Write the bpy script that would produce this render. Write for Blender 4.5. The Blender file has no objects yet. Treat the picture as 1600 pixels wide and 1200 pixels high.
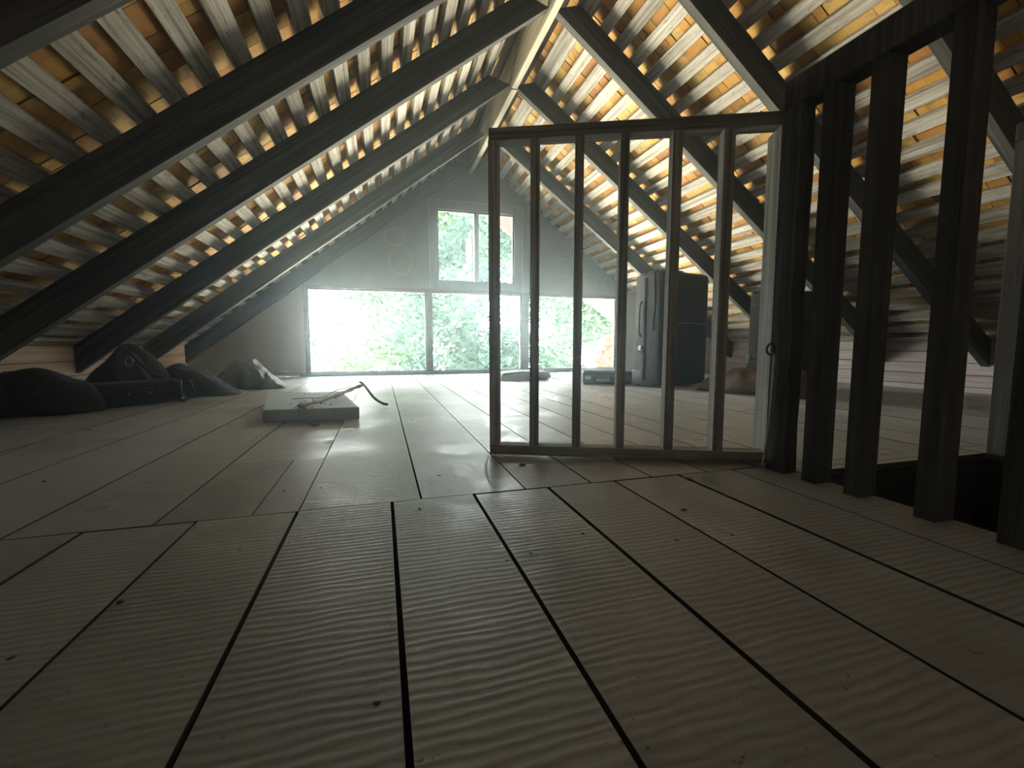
import bpy, bmesh, math, random
from mathutils import Vector, Matrix, noise

# ------------------------------------------------------------------ camera, sky, light, exposure
scene = bpy.context.scene
COL = scene.collection
CAM_Z = 0.30
cam_data = bpy.data.cameras.new('camera')
cam_data.sensor_width = 36.0
cam_data.lens = 690.0 / 1600.0 * 36.0
cam_data.clip_start = 0.01
cam_data.clip_end = 200
cam = bpy.data.objects.new('camera', cam_data)
COL.objects.link(cam)
cam.location = (0, 0, CAM_Z)
PITCH, YAW = math.radians(5.05), math.radians(16.4)
cam.rotation_euler = (math.pi / 2 - PITCH, 0, -YAW)
scene.camera = cam

SKY = (0.90, 0.97, 1.0, 1)
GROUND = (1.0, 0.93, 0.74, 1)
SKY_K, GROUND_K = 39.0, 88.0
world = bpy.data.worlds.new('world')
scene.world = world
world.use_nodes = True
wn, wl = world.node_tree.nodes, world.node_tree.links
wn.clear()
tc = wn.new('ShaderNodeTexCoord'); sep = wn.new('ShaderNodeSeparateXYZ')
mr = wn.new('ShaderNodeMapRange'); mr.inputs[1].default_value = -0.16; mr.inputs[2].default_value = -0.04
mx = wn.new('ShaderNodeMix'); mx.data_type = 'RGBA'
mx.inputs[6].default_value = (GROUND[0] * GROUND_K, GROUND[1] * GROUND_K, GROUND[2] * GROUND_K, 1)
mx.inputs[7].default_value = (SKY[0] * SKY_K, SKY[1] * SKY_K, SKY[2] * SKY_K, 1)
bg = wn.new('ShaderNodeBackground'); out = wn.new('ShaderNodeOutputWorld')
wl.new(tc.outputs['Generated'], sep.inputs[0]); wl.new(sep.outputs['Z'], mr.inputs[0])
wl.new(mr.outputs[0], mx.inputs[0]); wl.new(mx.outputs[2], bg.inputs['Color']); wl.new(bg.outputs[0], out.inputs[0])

sun_data = bpy.data.lights.new('sun', 'SUN')
sun_data.energy = 10.0; sun_data.angle = math.radians(3); sun_data.color = (1.0, 0.95, 0.85)
sun = bpy.data.objects.new('sun', sun_data); COL.objects.link(sun)
sun.rotation_euler = (math.radians(38), 0, math.radians(25))

def portal(x0, x1, z0, z1):
    l = bpy.data.lights.new('window_portal', 'AREA'); l.shape = 'RECTANGLE'
    l.size = x1 - x0; l.size_y = z1 - z0; l.cycles.is_portal = True
    o = bpy.data.objects.new('window_portal', l); COL.objects.link(o)
    o.location = ((x0 + x1) / 2, 4.68, (z0 + z1) / 2); o.rotation_euler = (-math.pi / 2, 0, 0)
portal(-.67, 2.61, .02, .84)
portal(.56, 1.38, .94, 1.67)

scene.view_settings.view_transform = 'Standard'
scene.view_settings.look = 'None'
scene.view_settings.exposure = 0.3
scene.view_settings.gamma = 1.0
scene.view_settings.use_curve_mapping = False
scene.cycles.use_denoising = True
scene.cycles.max_bounces = 8
scene.cycles.diffuse_bounces = 1
scene.cycles.transparent_max_bounces = 12
scene.cycles.volume_bounces = 0
HAZE = 0.06

rnd = random.Random(7)

# ------------------------------------------------------------------ materials
class M:
    def __init__(s, name):
        s.m = bpy.data.materials.new(name); s.m.use_nodes = True
        s.n, s.l = s.m.node_tree.nodes, s.m.node_tree.links
        s.n.clear()
        s.out = s.n.new('ShaderNodeOutputMaterial')
        s.b = s.n.new('ShaderNodeBsdfPrincipled')
        s.l.new(s.b.outputs[0], s.out.inputs[0])
    def new(s, t, **kw):
        n = s.n.new(t)
        for k, v in kw.items(): setattr(n, k, v)
        return n
    def coords(s, scale, use='Object', rand=3.0):
        t = s.new('ShaderNodeTexCoord'); oi = s.new('ShaderNodeObjectInfo')
        ad = s.new('ShaderNodeVectorMath', operation='MULTIPLY_ADD')
        cmb = s.new('ShaderNodeVectorMath', operation='SCALE'); cmb.inputs[0].default_value = (7.1, 3.3, 5.7)
        s.l.new(oi.outputs['Random'], cmb.inputs['Scale'])
        s.l.new(t.outputs[use], ad.inputs[0]); ad.inputs[1].default_value = scale
        s.l.new(cmb.outputs[0], ad.inputs[2])
        return ad.outputs[0]
    def noise(s, vec, scale=1, detail=4, rough=.6, dist=0):
        n = s.new('ShaderNodeTexNoise'); n.inputs['Scale'].default_value = scale
        n.inputs['Detail'].default_value = detail; n.inputs['Roughness'].default_value = rough
        n.inputs['Distortion'].default_value = dist
        s.l.new(vec, n.inputs['Vector']); return n.outputs['Fac']
    def ramp(s, fac, stops):
        r = s.new('ShaderNodeValToRGB'); e = r.color_ramp.elements
        while len(e) < len(stops): e.new(.5)
        for i, (p, c) in enumerate(stops): e[i].position = p; e[i].color = (*c, 1)
        s.l.new(fac, r.inputs[0]); return r.outputs[0]
    def mix(s, a, b, fac, blend='MIX'):
        m = s.new('ShaderNodeMix', data_type='RGBA', blend_type=blend)
        for sock, v in ((m.inputs[6], a), (m.inputs[7], b), (m.inputs[0], fac)):
            if hasattr(v, 'links'): s.l.new(v, sock)
            elif isinstance(v, (tuple, list)): sock.default_value = (*v, 1)
            else: sock.default_value = v
        return m.outputs[2]
    def mul(s, a, b):
        m = s.new('ShaderNodeMath', operation='MULTIPLY')
        for i, v in enumerate((a, b)):
            if hasattr(v, 'links'): s.l.new(v, m.inputs[i])
            else: m.inputs[i].default_value = v
        return m.outputs[0]
    def rng(s, fac, a, b, c, d):
        m = s.new('ShaderNodeMapRange')
        for i, v in enumerate((a, b, c, d)): m.inputs[i + 1].default_value = v
        s.l.new(fac, m.inputs[0]); return m.outputs[0]
    def bump(s, h, strength=.3, dist=.01):
        b = s.new('ShaderNodeBump'); b.inputs['Strength'].default_value = strength; b.inputs['Distance'].default_value = dist
        s.l.new(h, b.inputs['Height']); s.l.new(b.outputs[0], s.b.inputs['Normal'])
    def set(s, col=None, rough=None, **kw):
        if col is not None:
            if hasattr(col, 'links'): s.l.new(col, s.b.inputs['Base Color'])
            else: s.b.inputs['Base Color'].default_value = (*col, 1)
        if rough is not None:
            if hasattr(rough, 'links'): s.l.new(rough, s.b.inputs['Roughness'])
            else: s.b.inputs['Roughness'].default_value = rough
        for k, v in kw.items(): s.b.inputs[k.replace('_', ' ')].default_value = v
        return s.m

def tone(s, col, lo=.8, hi=1.2):
    oi = s.new('ShaderNodeObjectInfo')
    v = s.rng(oi.outputs['Random'], 0, 1, lo, hi)
    h = s.new('ShaderNodeHueSaturation'); s.l.new(v, h.inputs['Value']); s.l.new(col, h.inputs['Color'])
    return h.outputs[0]

def wood(name, dark, mid, light, axis='Y', rough=.75, lo=.85, hi=1.12, grain=60, bump=.35, spots=0, spec=.3):
    s = M(name)
    sc = {'X': (1.2, grain, grain), 'Y': (grain, 1.2, grain), 'Z': (grain, grain, 1.2)}[axis]
    g = s.noise(s.coords(sc), 1, 6, .65, .6)
    b = s.noise(s.coords((6, 6, 6)), 1, 4, .6)
    c = s.ramp(g, [(.38, dark), (.5, mid), (.62, light)])
    c = s.mix(c, dark, s.rng(b, .5, .8, 0, .55))
    if spots:
        sp = s.noise(s.coords((70, 16, 40)), 1, 4, .75)
        c = s.mix(c, tuple(x * .3 for x in dark), s.rng(sp, .57, .66, 0, spots))
    s.bump(g, bump, .003)
    return s.set(tone(s, c, lo, hi), rough, Specular_IOR_Level=spec)

# painted / trodden floor boards: grey brown, saw marks across the board, pale scuffs
def floor_mat():
    s = M('floor_board_wood')
    co = s.coords((.35, 1, 1))
    saw = s.new('ShaderNodeTexWave', wave_type='BANDS', bands_direction='Y', wave_profile='SIN')
    saw.inputs['Scale'].default_value = 26; saw.inputs['Distortion'].default_value = 4.5
    saw.inputs['Detail'].default_value = 3; saw.inputs['Detail Scale'].default_value = 1.3
    s.l.new(co, saw.inputs['Vector'])
    g = s.noise(s.coords((9, 120, 9)), 1, 4, .6, .3)
    gl = s.noise(s.coords((60, 3, 10)), 1, 5, .6, .5)
    big = s.noise(s.coords((2.5, 2.2, 2)), 1, 5, .6)
    c = s.ramp(big, [(.3, (.33, .315, .29)), (.5, (.47, .455, .43)), (.7, (.59, .58, .555))])
    c = s.mix(c, (.20, .18, .15), s.mul(s.rng(saw.outputs['Fac'], .35, .9, 0, .55), s.rng(big, .40, .6, .1, 1)))
    c = s.mix(c, (.50, .48, .44), s.rng(gl, .5, .8, 0, .35))
    fine = s.noise(s.coords((90, 90, 90)), 1, 2, .7)
    c = s.mix(c, (.08, .065, .05), s.rng(fine, .68, .76, 0, .8))
    rust = s.noise(s.coords((5, 9, 5)), 1, 4, .6)
    c = s.mix(c, (.32, .24, .18), s.rng(rust, .60, .78, 0, .22))
    sc = s.noise(s.coords((4, 3, 4)), 1, 5, .7, 1.2)
    scf = s.rng(sc, .56, .68, 0, 1)
    c = s.mix(c, (.62, .60, .57), s.mul(scf, .45))
    h = s.mix(saw.outputs['Color'], gl, .4)
    s.bump(h, .28, .0018)
    rough = s.rng(sc, .45, .66, .47, .26)
    return s.set(tone(s, c, .88, 1.1), rough, Specular_IOR_Level=.40)

def plain(name, col, rough=.6, metallic=0, var=.15, scale=30, bump=.2, spec=.4, sheen=0):
    s = M(name)
    n = s.noise(s.coords((scale,) * 3), 1, 5, .6)
    c = s.ramp(n, [(.3, tuple(x * (1 - var) for x in col)), (.7, tuple(min(1, x * (1 + var)) for x in col))])
    s.bump(n, bump, .002)
    return s.set(c, rough, Metallic=metallic, Specular_IOR_Level=spec, Sheen_Weight=sheen)

def fabric(name, col, rough=.85):
    s = M(name)
    w = s.noise(s.coords((400, 400, 400)), 1, 2, .5)
    n = s.noise(s.coords((8, 8, 8)), 1, 4, .6)
    c = s.mix(tuple(x * .75 for x in col), tuple(x * 1.3 for x in col), n)
    c = s.mix(c, tuple(x * .5 for x in col), s.rng(w, .5, .7, 0, .4))
    s.bump(w, .3, .001)
    return s.set(c, rough, Specular_IOR_Level=.3, Sheen_Weight=.15)

def leafy(name, a, b, trans=.35):
    s = M(name)
    geo = s.new('ShaderNodeNewGeometry')
    c = s.ramp(geo.outputs['Random Per Island'], [(0, a), (1, b)])
    s.set(c, .6, Specular_IOR_Level=.25)
    t = s.new('ShaderNodeBsdfTranslucent'); s.l.new(c, t.inputs[0])
    m = s.new('ShaderNodeMixShader'); m.inputs[0].default_value = trans
    s.l.new(s.b.outputs[0], m.inputs[1]); s.l.new(t.outputs[0], m.inputs[2]); s.l.new(m.outputs[0], s.out.inputs[0])
    return s.m

def glass_mat():
    s = M('window_glass')
    s.n.remove(s.b)
    tr = s.new('ShaderNodeBsdfTransparent'); tr.inputs[0].default_value = (.95, .98, .96, 1)
    gl = s.new('ShaderNodeBsdfGlossy'); gl.inputs['Roughness'].default_value = .03
    fr = s.new('ShaderNodeFresnel'); fr.inputs[0].default_value = 1.4
    m = s.new('ShaderNodeMixShader')
    s.l.new(fr.outputs[0], m.inputs[0]); s.l.new(tr.outputs[0], m.inputs[1]); s.l.new(gl.outputs[0], m.inputs[2])
    s.l.new(m.outputs[0], s.out.inputs[0]); return s.m

MT = {}
MT['floor'] = floor_mat()
MT['batten'] = wood('batten_wood', (.27, .24, .20), (.56, .52, .46), (.73, .70, .64), 'Y', bump=.5, spots=.6)
MT['shingle'] = None
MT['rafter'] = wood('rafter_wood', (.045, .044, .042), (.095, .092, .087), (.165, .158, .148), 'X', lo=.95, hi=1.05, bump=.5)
MT['stud'] = wood('stud_wood', (.14, .13, .115), (.27, .255, .23), (.40, .385, .35), 'Z', lo=.92, hi=1.08, bump=.4)
MT['rail'] = wood('rail_wood', (.12, .11, .10), (.24, .225, .205), (.36, .345, .315), 'X', lo=.92, hi=1.08, bump=.4)
MT['dark_post'] = wood('rough_dark_post_wood', (.022, .021, .020), (.046, .044, .041), (.08, .077, .073), 'Z', bump=1.0)
MT['mid_stud'] = wood('grey_brown_stud_wood', (.05, .044, .04), (.09, .082, .075), (.135, .125, .115), 'Z', bump=.5)
MT['knee'] = wood('knee_board_wood', (.66, .46, .34), (.80, .60, .45), (.88, .70, .56), 'Y', bump=.2, lo=.92, hi=1.06)
MT['knee_right'] = wood('pink_board_wood', (.56, .44, .41), (.70, .58, .54), (.80, .69, .65), 'Y', bump=.2, lo=.92, hi=1.06)
MT['panel_grey'] = plain('grey_wall_panel', (.19, .175, .16), .8, var=.1, scale=6)
MT['panel_beige'] = plain('beige_wall_panel', (.74, .69, .61), .8, var=.06, scale=6)
MT['frame'] = wood('red_brown_frame_wood', (.06, .04, .035), (.10, .068, .058), (.15, .105, .09), 'X', bump=.2)
MT['sill'] = wood('dark_sill_wood', (.05, .04, .036), (.085, .07, .062), (.13, .11, .095), 'X', bump=.2)
MT['ridge'] = wood('pale_ridge_wood', (.34, .31, .24), (.52, .48, .38), (.64, .60, .48), 'Y', bump=.4)
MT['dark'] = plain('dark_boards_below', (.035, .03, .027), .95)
MT['edge'] = plain('grimy_board_edge', (.045, .038, .03), .95)
MT['light_seal'] = plain('dark_light_seal', (.05, .035, .02), .9)
MT['glass'] = glass_mat()
MT['red'] = plain('red_eave_paint', (.06, .009, .006), .6, var=.1)
MT['black_fab'] = fabric('black_fabric', (.022, .023, .025))
MT['char_fab'] = fabric('charcoal_fabric', (.045, .047, .052))
MT['grey_fab'] = fabric('grey_side_fabric', (.085, .086, .09))
MT['slate_fab'] = fabric('slate_fabric', (.20, .21, .24))
MT['flat_case'] = fabric('mid_grey_case_fabric', (.17, .17, .165))
MT['brown_fab'] = plain('brown_sack_cloth', (.11, .07, .045), .6, var=.4, scale=22, bump=.5)
MT['jacket'] = plain('grey_shiny_cloth', (.15, .15, .145), .45, var=.3, scale=12, bump=.4)
MT['plastic'] = plain('black_plastic', (.02, .02, .021), .35, scale=60, bump=.05)
MT['metal'] = plain('worn_steel', (.55, .55, .56), .3, 1.0, scale=60)
MT['iron'] = plain('rusty_iron', (.11, .10, .09), .5, .6, scale=50)
MT['white_dot'] = plain('white_emblem', (.7, .7, .7), .4, scale=60)
MT['slab'] = plain('pale_grey_slab', (.46, .50, .49), .75, var=.08, scale=25, bump=.2)
MT['stick'] = wood('peeling_pale_stick', (.30, .28, .20), (.48, .45, .34), (.60, .57, .45), 'X', bump=.8)
MT['twig'] = plain('grey_twig', (.13, .12, .095), .8)
MT['cord'] = plain('pale_cord', (.60, .58, .52), .8)
MT['carton'] = plain('grey_carton', (.32, .31, .29), .8, var=.15)
MT['debris'] = plain('dark_debris', (.06, .045, .03), .9)
MT['chip'] = plain('pale_chip', (.50, .47, .42), .8)
MT['chalk'] = plain('chalk_scratch', (.72, .70, .66), .7)
MT['graffiti'] = plain('faded_letter_paint', (.255, .22, .18), .8)
MT['bark'] = plain('grey_bark', (.16, .13, .11), .9, var=.3, scale=12, bump=.6)

def shingle_mat():
    s = M('orange_shingle_wood')
    g = s.noise(s.coords((70, 22, 20)), 1, 4, .6, .5)
    oi = s.new('ShaderNodeObjectInfo')
    geo = s.new('ShaderNodeNewGeometry')
    sm = s.new('ShaderNodeMath', operation='ADD'); s.l.new(oi.outputs['Random'], sm.inputs[0]); s.l.new(geo.outputs['Random Per Island'], sm.inputs[1])
    fr = s.new('ShaderNodeMath', operation='FRACT'); s.l.new(sm.outputs[0], fr.inputs[0])
    c = s.ramp(fr.outputs[0], [(0, (.40, .18, .05)), (.3, (.62, .31, .07)), (.6, (.76, .43, .11)), (.85, (.82, .55, .19)), (1, (.52, .24, .07))])
    c = s.mix(c, (.34, .15, .06), s.rng(g, .5, .8, 0, .7))
    st = s.noise(s.coords((9, 9, 9)), 1, 4, .7)
    c = s.mix(c, (.16, .08, .045), s.rng(st, .58, .72, 0, .65))
    s.bump(g, .3, .003)
    return s.set(c, .7, Specular_IOR_Level=.25)
MT['shingle'] = shingle_mat()

# ------------------------------------------------------------------ helpers
def finish(o, label=None, cat=None, group=None, kind=None):
    if label: o['label'] = label
    if cat: o['category'] = cat
    if group: o['group'] = group
    if kind: o['kind'] = kind
    return o
def mesh_obj(name, me, mat, parent=None):
    o = bpy.data.objects.new(name, me); COL.objects.link(o)
    if mat is not None and not me.materials: me.materials.append(MT[mat] if isinstance(mat, str) else mat)
    if parent is not None: o.parent = parent
    return o
def obj(name, bm, mat, parent=None, smooth=False):
    bmesh.ops.recalc_face_normals(bm, faces=bm.faces)
    me = bpy.data.meshes.new(name); bm.to_mesh(me); bm.free()
    if smooth:
        for p in me.polygons: p.use_smooth = True
    return mesh_obj(name, me, mat, parent)
def empty(name, loc=(0, 0, 0), rz=0):
    o = bpy.data.objects.new(name, None); COL.objects.link(o)
    o.location = loc; o.rotation_euler = (0, 0, rz); o.empty_display_size = .05
    return o
def box(bm, x0, x1, y0, y1, z0, z1, mat=None, bev=0):
    pts = [(x, y, z) for x in (x0, x1) for y in (y0, y1) for z in (z0, z1)]
    if mat is not None: pts = [mat @ Vector(p) for p in pts]
    v = [bm.verts.new(p) for p in pts]
    fs = [bm.faces.new([v[i] for i in f]) for f in ((0, 1, 3, 2), (4, 6, 7, 5), (0, 4, 5, 1), (2, 3, 7, 6), (0, 2, 6, 4), (1, 5, 7, 3))]
    if bev:
        es = list({e for f in fs for e in f.edges})
        bmesh.ops.bevel(bm, geom=es, offset=bev, segments=1, affect='EDGES')
    return v
def boxo(name, b, mat, parent=None, bev=0, m=None):
    bm = bmesh.new(); box(bm, *b, mat=m, bev=bev); return obj(name, bm, mat, parent)
def rbox(name, b, r, mat, parent=None, seg=3, m=None):
    bm = bmesh.new(); box(bm, *b, mat=m)
    bmesh.ops.bevel(bm, geom=list(bm.edges), offset=r, segments=seg, affect='EDGES', profile=.5)
    return obj(name, bm, mat, parent, True)
def prism(bm, poly, y0, y1):
    a = [bm.verts.new((x, y0, z)) for x, z in poly]; b = [bm.verts.new((x, y1, z)) for x, z in poly]
    n = len(poly); bm.faces.new(a); bm.faces.new(b[::-1])
    for i in range(n): bm.faces.new((a[i], a[(i + 1) % n], b[(i + 1) % n], b[i]))
def tube(bm, pts, rads, seg=8, closed=False):
    pts = [Vector(p) for p in pts]; n = len(pts)
    if not hasattr(rads, '__len__'): rads = [rads] * n
    rings = []; up = Vector((0.13, 0.21, 1)).normalized()
    for i, p in enumerate(pts):
        if closed: t = pts[(i + 1) % n] - pts[i - 1]
        else: t = pts[min(i + 1, n - 1)] - pts[max(i - 1, 0)]
        t.normalize()
        a = t.cross(up)
        if a.length < .1: a = t.cross(Vector((1, 0, 0)))
        a.normalize(); b = t.cross(a)
        rings.append([bm.verts.new(p + (a * math.cos(2 * math.pi * k / seg) + b * math.sin(2 * math.pi * k / seg)) * rads[i]) for k in range(seg)])
    for i in range(n if closed else n - 1):
        r0, r1 = rings[i], rings[(i + 1) % n]
        for k in range(seg): bm.faces.new((r0[k], r0[(k + 1) % seg], r1[(k + 1) % seg], r1[k]))
    if not closed: bm.faces.new(rings[0][::-1]); bm.faces.new(rings[-1])
def tubeo(name, pts, rads, mat, parent=None, seg=8, closed=False):
    bm = bmesh.new(); tube(bm, pts, rads, seg, closed); return obj(name, bm, mat, parent, True)
def discs(bm, c, nrm, r, h, seg=14):
    c = Vector(c); nrm = Vector(nrm).normalized(); tube(bm, [c, c + nrm * h], [r, r], seg)

# ------------------------------------------------------------------ the roof
RIDGE_X, RIDGE_Z = .915, 2.10
SL, SR = .76, .73
RAF_D, BAT_T = .125, .03
def slope_matrix(side):
    if side < 0:
        u = Vector((-1, 0, -SL)).normalized(); w = Vector((-SL, 0, 1)).normalized(); v = Vector((0, -1, 0))
    else:
        u = Vector((1, 0, -SR)).normalized(); w = Vector((SR, 0, 1)).normalized(); v = Vector((0, 1, 0))
    m = Matrix((u, v, w)).transposed().to_4x4(); m.translation = Vector((RIDGE_X, 0, RIDGE_Z)); return m
RAFT_Y = [-.65, -.05, .56, 1.156, 1.765, 2.355, 3.09, 3.84, 4.553]
KNEE_L, KNEE_R = -1.66, 3.56
Y0, Y1 = -1.0, 4.6
fwd = Vector((math.sin(YAW) * math.cos(PITCH), math.cos(YAW) * math.cos(PITCH), -math.sin(PITCH)))
rgt = Vector((math.cos(YAW), -math.sin(YAW), 0)); upv = rgt.cross(fwd)
def shows(p):
    d = Vector(p) - Vector((0, 0, CAM_Z)); z = d.dot(fwd)
    if z < .05: return 0
    x, y = 800 + 690 * d.dot(rgt) / z, 600 - 690 * d.dot(upv) / z
    return (1 / z) if -20 < x < 1620 and -20 < y < 1220 else 0

for side, lab, length in ((-1, 'left', 3.36), (1, 'right', 3.42)):
    m = slope_matrix(side)
    root = finish(empty('ceiling'), lab + ' slope of the attic roof with rafters, battens and shingles', 'roof', kind='structure')
    sy = -1 if side < 0 else 1
    for i, y in enumerate(RAFT_Y):
        if side > 0 and i == len(RAFT_Y) - 1: continue
        bm = bmesh.new(); j = rnd.uniform(-.004, .004)
        a, b = sorted((sy * y, sy * (y + .042)))
        v = box(bm, 0, length, a, b, j * .0, RAF_D)
        # plumb cut at the ridge
        s_ = SL if side < 0 else SR
        for q in v:
            if q.co.x < .01: q.co.x = .022 + q.co.z * s_
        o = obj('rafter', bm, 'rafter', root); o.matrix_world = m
    # battens, one long lath per course, running the length of the attic
    nb = int(length / .12) + 1
    for k in range(nb):
        uc = (.023 if side < 0 else .047) + .12 * k
        if uc < .05: uc += 0
        uc += rnd.uniform(-.004, .004); wd = .066 + rnd.uniform(-.004, .004)
        bm = bmesh.new()
        a, b = sorted((sy * Y0, sy * Y1))
        u0, u1 = uc - wd / 2, uc + wd / 2
        if k == 0: u0 = max(u0, .07)
        if u1 < u0 + .02: u0, u1 = .095, .13
        box(bm, u0, u1, a, b, RAF_D, RAF_D + BAT_T - .001, bev=.002)
        o = obj('batten', bm, 'batten', root); o.matrix_world = m
    # shingles: each a piece of its own; the largest in view are parts
    variants = []
    items = []
    for k in range(nb + 1):
        ub = (.023 if side < 0 else .047) + .12 * k
        y = Y0 + rnd.uniform(0, .05)
        while y < Y1:
            wd = rnd.choice((.045, .06, .075, .09, .11, .13)) * rnd.uniform(.9, 1.1)
            wd = min(wd, Y1 - y)
            if wd < .02: break
            dz = rnd.uniform(0, .006)
            loc = Vector((ub + .002, sy * (y + wd / 2), RAF_D + BAT_T + dz))
            p = m @ Vector((ub + .06, sy * (y + wd / 2), RAF_D + BAT_T))
            items.append((shows(p), loc, wd, rnd.uniform(-.012, .012)))
            y += wd
    items.sort(key=lambda t: -t[0])
    meshes = {}
    stuff = bmesh.new()
    for n, (_, loc, wd, rz) in enumerate(items):
        w2 = wd / 2 - .0018
        if n < 298:
            key = round(wd / .006)
            if key not in meshes:
                bm = bmesh.new(); ww = key * .006 / 2 - .0018
                box(bm, 0, .118, -ww, ww, 0, .008)
                bmesh.ops.recalc_face_normals(bm, faces=bm.faces)
                me = bpy.data.meshes.new('shingle'); bm.to_mesh(me); bm.free(); meshes[key] = me
            o = mesh_obj('shingle', meshes[key], 'shingle', root)
            o.matrix_world = m @ Matrix.Translation(loc) @ Matrix.Rotation(rz, 4, 'Z')
        else:
            box(stuff, 0, .118, -w2, w2, 0, .008, mat=Matrix.Translation(loc) @ Matrix.Rotation(rz, 4, 'Z'))
    o = obj('far_shingles', stuff, 'shingle', root); o.matrix_world = m; o['kind'] = 'stuff'
    a, b = sorted((sy * (Y0 - .1), sy * (Y1 + .045)))
    bm = bmesh.new(); box(bm, .0, length + .1, a, b, RAF_D + BAT_T + .016, RAF_D + BAT_T + .05)
    o = obj('roof_light_seal', bm, 'light_seal', root); o.matrix_world = m  # unseen opaque slab added over the shingles to stop light leaks
    ceil_root = root
# ridge board with pale underside
r = finish(empty('trim_1'), 'pale ridge board running along the top of the roof', 'ridge board', kind='structure')
boxo('board', (RIDGE_X - .02, RIDGE_X + .02, Y0, 3.05, 2.045, 2.30), 'ridge', r, .002)
boxo('board', (RIDGE_X - .019, RIDGE_X + .022, 3.053, 4.6, 2.04, 2.30), 'ridge', r, .002)

bm = bmesh.new()
prism(bm, [(RIDGE_X - .30, 2.10), (RIDGE_X, 2.335), (RIDGE_X + .30, 2.10), (RIDGE_X + .30, 2.16), (RIDGE_X, 2.40), (RIDGE_X - .30, 2.16)], Y0 - .11, 4.66)
obj('ridge_cap', bm, 'light_seal', ceil_root)
# ------------------------------------------------------------------ floor
fl = finish(empty('floor'), 'wide grey sawn floor boards of the attic', 'floor', kind='structure')
def plank(x0, x1, y0, y1, dz=0, gap=.005):
    bm = bmesh.new(); z = dz
    box(bm, -(x1 - x0) / 2 + gap / 2, (x1 - x0) / 2 - gap / 2, -(y1 - y0) / 2 + .001, (y1 - y0) / 2 - .001, -.018, 0)
    o = obj('plank', bm, 'floor', fl); o.data.materials.append(MT['edge'])
    for p in o.data.polygons:
        if abs(p.normal.z) < .5: p.material_index = 1
    o.location = ((x0 + x1) / 2, (y0 + y1) / 2, z)
    return o
JY = .855
near = [-1.66, -1.45, -1.27, -1.11, -.95, -.79, -.63, -.468, -.31, -.153, .012, .171, .330, .487, .653, .803, .942]
for i in range(len(near) - 1):
    plank(near[i], near[i + 1], Y0, JY - .003 + (.004 if i in (9, 10) else 0), rnd.uniform(-.0008, .0008), .0062 if near[i] > -.2 else .005)
far = [-1.66, -1.47, -1.26, -1.03, -.80, -.575, -.374, -.152, .067, .281, .432, .585, .735, .885, 1.032, 1.222, 1.385, 1.545, 1.72, 1.89, 2.06, 2.24, 2.42, 2.60, 2.78, 2.96, 3.14, 3.34, 3.56]
for i in range(len(far) - 1):
    a, b = far[i], far[i + 1]
    z = rnd.uniform(-.0008, .0008)
    if i in (2, 5, 8, 11, 14, 17, 20, 23):
        cut = rnd.uniform(2.3, 3.6)
        plank(a, b, JY, cut, z, .004); plank(a, b, cut, 4.596, -z, .004)
    elif i == 6:
        plank(a, -.228, JY, 1.25, z, .0022); plank(-.228, b, JY, 1.25, z, .002); plank(a, b, 1.25, 4.596, z, .003)
    else:
        plank(a, b, JY, 4.596, z, .004)
plank(.942, 1.606, .787, .812); plank(.942, 1.606, .812, JY)
rr = [1.606, 1.77, 1.94, 2.1, 2.27, 2.44, 2.61, 2.78, 2.96, 3.14, 3.34, 3.56]
for i in range(len(rr) - 1): plank(rr[i], rr[i + 1], Y0, JY, rnd.uniform(-.0008, .0008))
bm = bmesh.new()
box(bm, -1.7, .94, Y0, 4.6, -.06, -.024); box(bm, 1.61, 3.6, Y0, 4.6, -.06, -.024); box(bm, .94, 1.61, .79, 4.6, -.06, -.024)
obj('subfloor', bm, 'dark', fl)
# stairwell shaft under the floor opening
st = finish(empty('wall_stairwell'), 'dark stairwell shaft below the opening in the floor', 'stairwell', kind='structure')
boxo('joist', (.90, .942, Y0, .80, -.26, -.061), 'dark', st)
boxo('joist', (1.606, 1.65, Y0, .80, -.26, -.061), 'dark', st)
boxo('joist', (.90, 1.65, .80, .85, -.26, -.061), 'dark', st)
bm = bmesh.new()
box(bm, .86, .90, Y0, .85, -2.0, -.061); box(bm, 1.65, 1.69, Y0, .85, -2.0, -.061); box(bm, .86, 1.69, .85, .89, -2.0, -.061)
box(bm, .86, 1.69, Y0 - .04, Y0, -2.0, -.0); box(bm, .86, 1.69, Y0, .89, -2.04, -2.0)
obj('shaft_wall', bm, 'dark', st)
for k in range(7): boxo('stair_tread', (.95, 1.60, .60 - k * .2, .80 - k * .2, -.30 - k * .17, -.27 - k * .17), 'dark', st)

# ------------------------------------------------------------------ walls
wl_ = finish(empty('wall_left'), 'low knee wall of tan horizontal boards at the left eave', 'wall', kind='structure')
wr_ = finish(empty('wall_right'), 'low knee wall of pinkish horizontal boards at the right eave', 'wall', kind='structure')
for k in range(6):
    z0 = -.04 + k * .084
    for (ya, yb) in ((Y0, 1.9), (1.9, 4.6)):
        e = rnd.uniform(0, .004)
        boxo('plank', (KNEE_L - .02 - e, KNEE_L - e, ya + .001, yb - .001, z0, z0 + .0805), 'knee', wl_, .002)
for k in range(6):
    z0 = -.04 + k * .075
    for (ya, yb) in ((Y0, 2.4), (2.4, 4.6)):
        e = rnd.uniform(0, .004)
        boxo('plank', (KNEE_R + e, KNEE_R + .02 + e, ya + .001, yb - .001, z0, z0 + .0715), 'knee_right', wr_, .002)
boxo('backing', (KNEE_L - .05, KNEE_L - .026, Y0 - .11, 4.65, -.3, .35), 'dark', wl_)
boxo('soffit', (-1.95, KNEE_L - .03, Y0 - .11, 4.65, .02, .04), 'dark', wl_)
boxo('fascia', (-1.95, -1.93, Y0 - .11, 4.65, .02, .30), 'dark', wl_)
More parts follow.
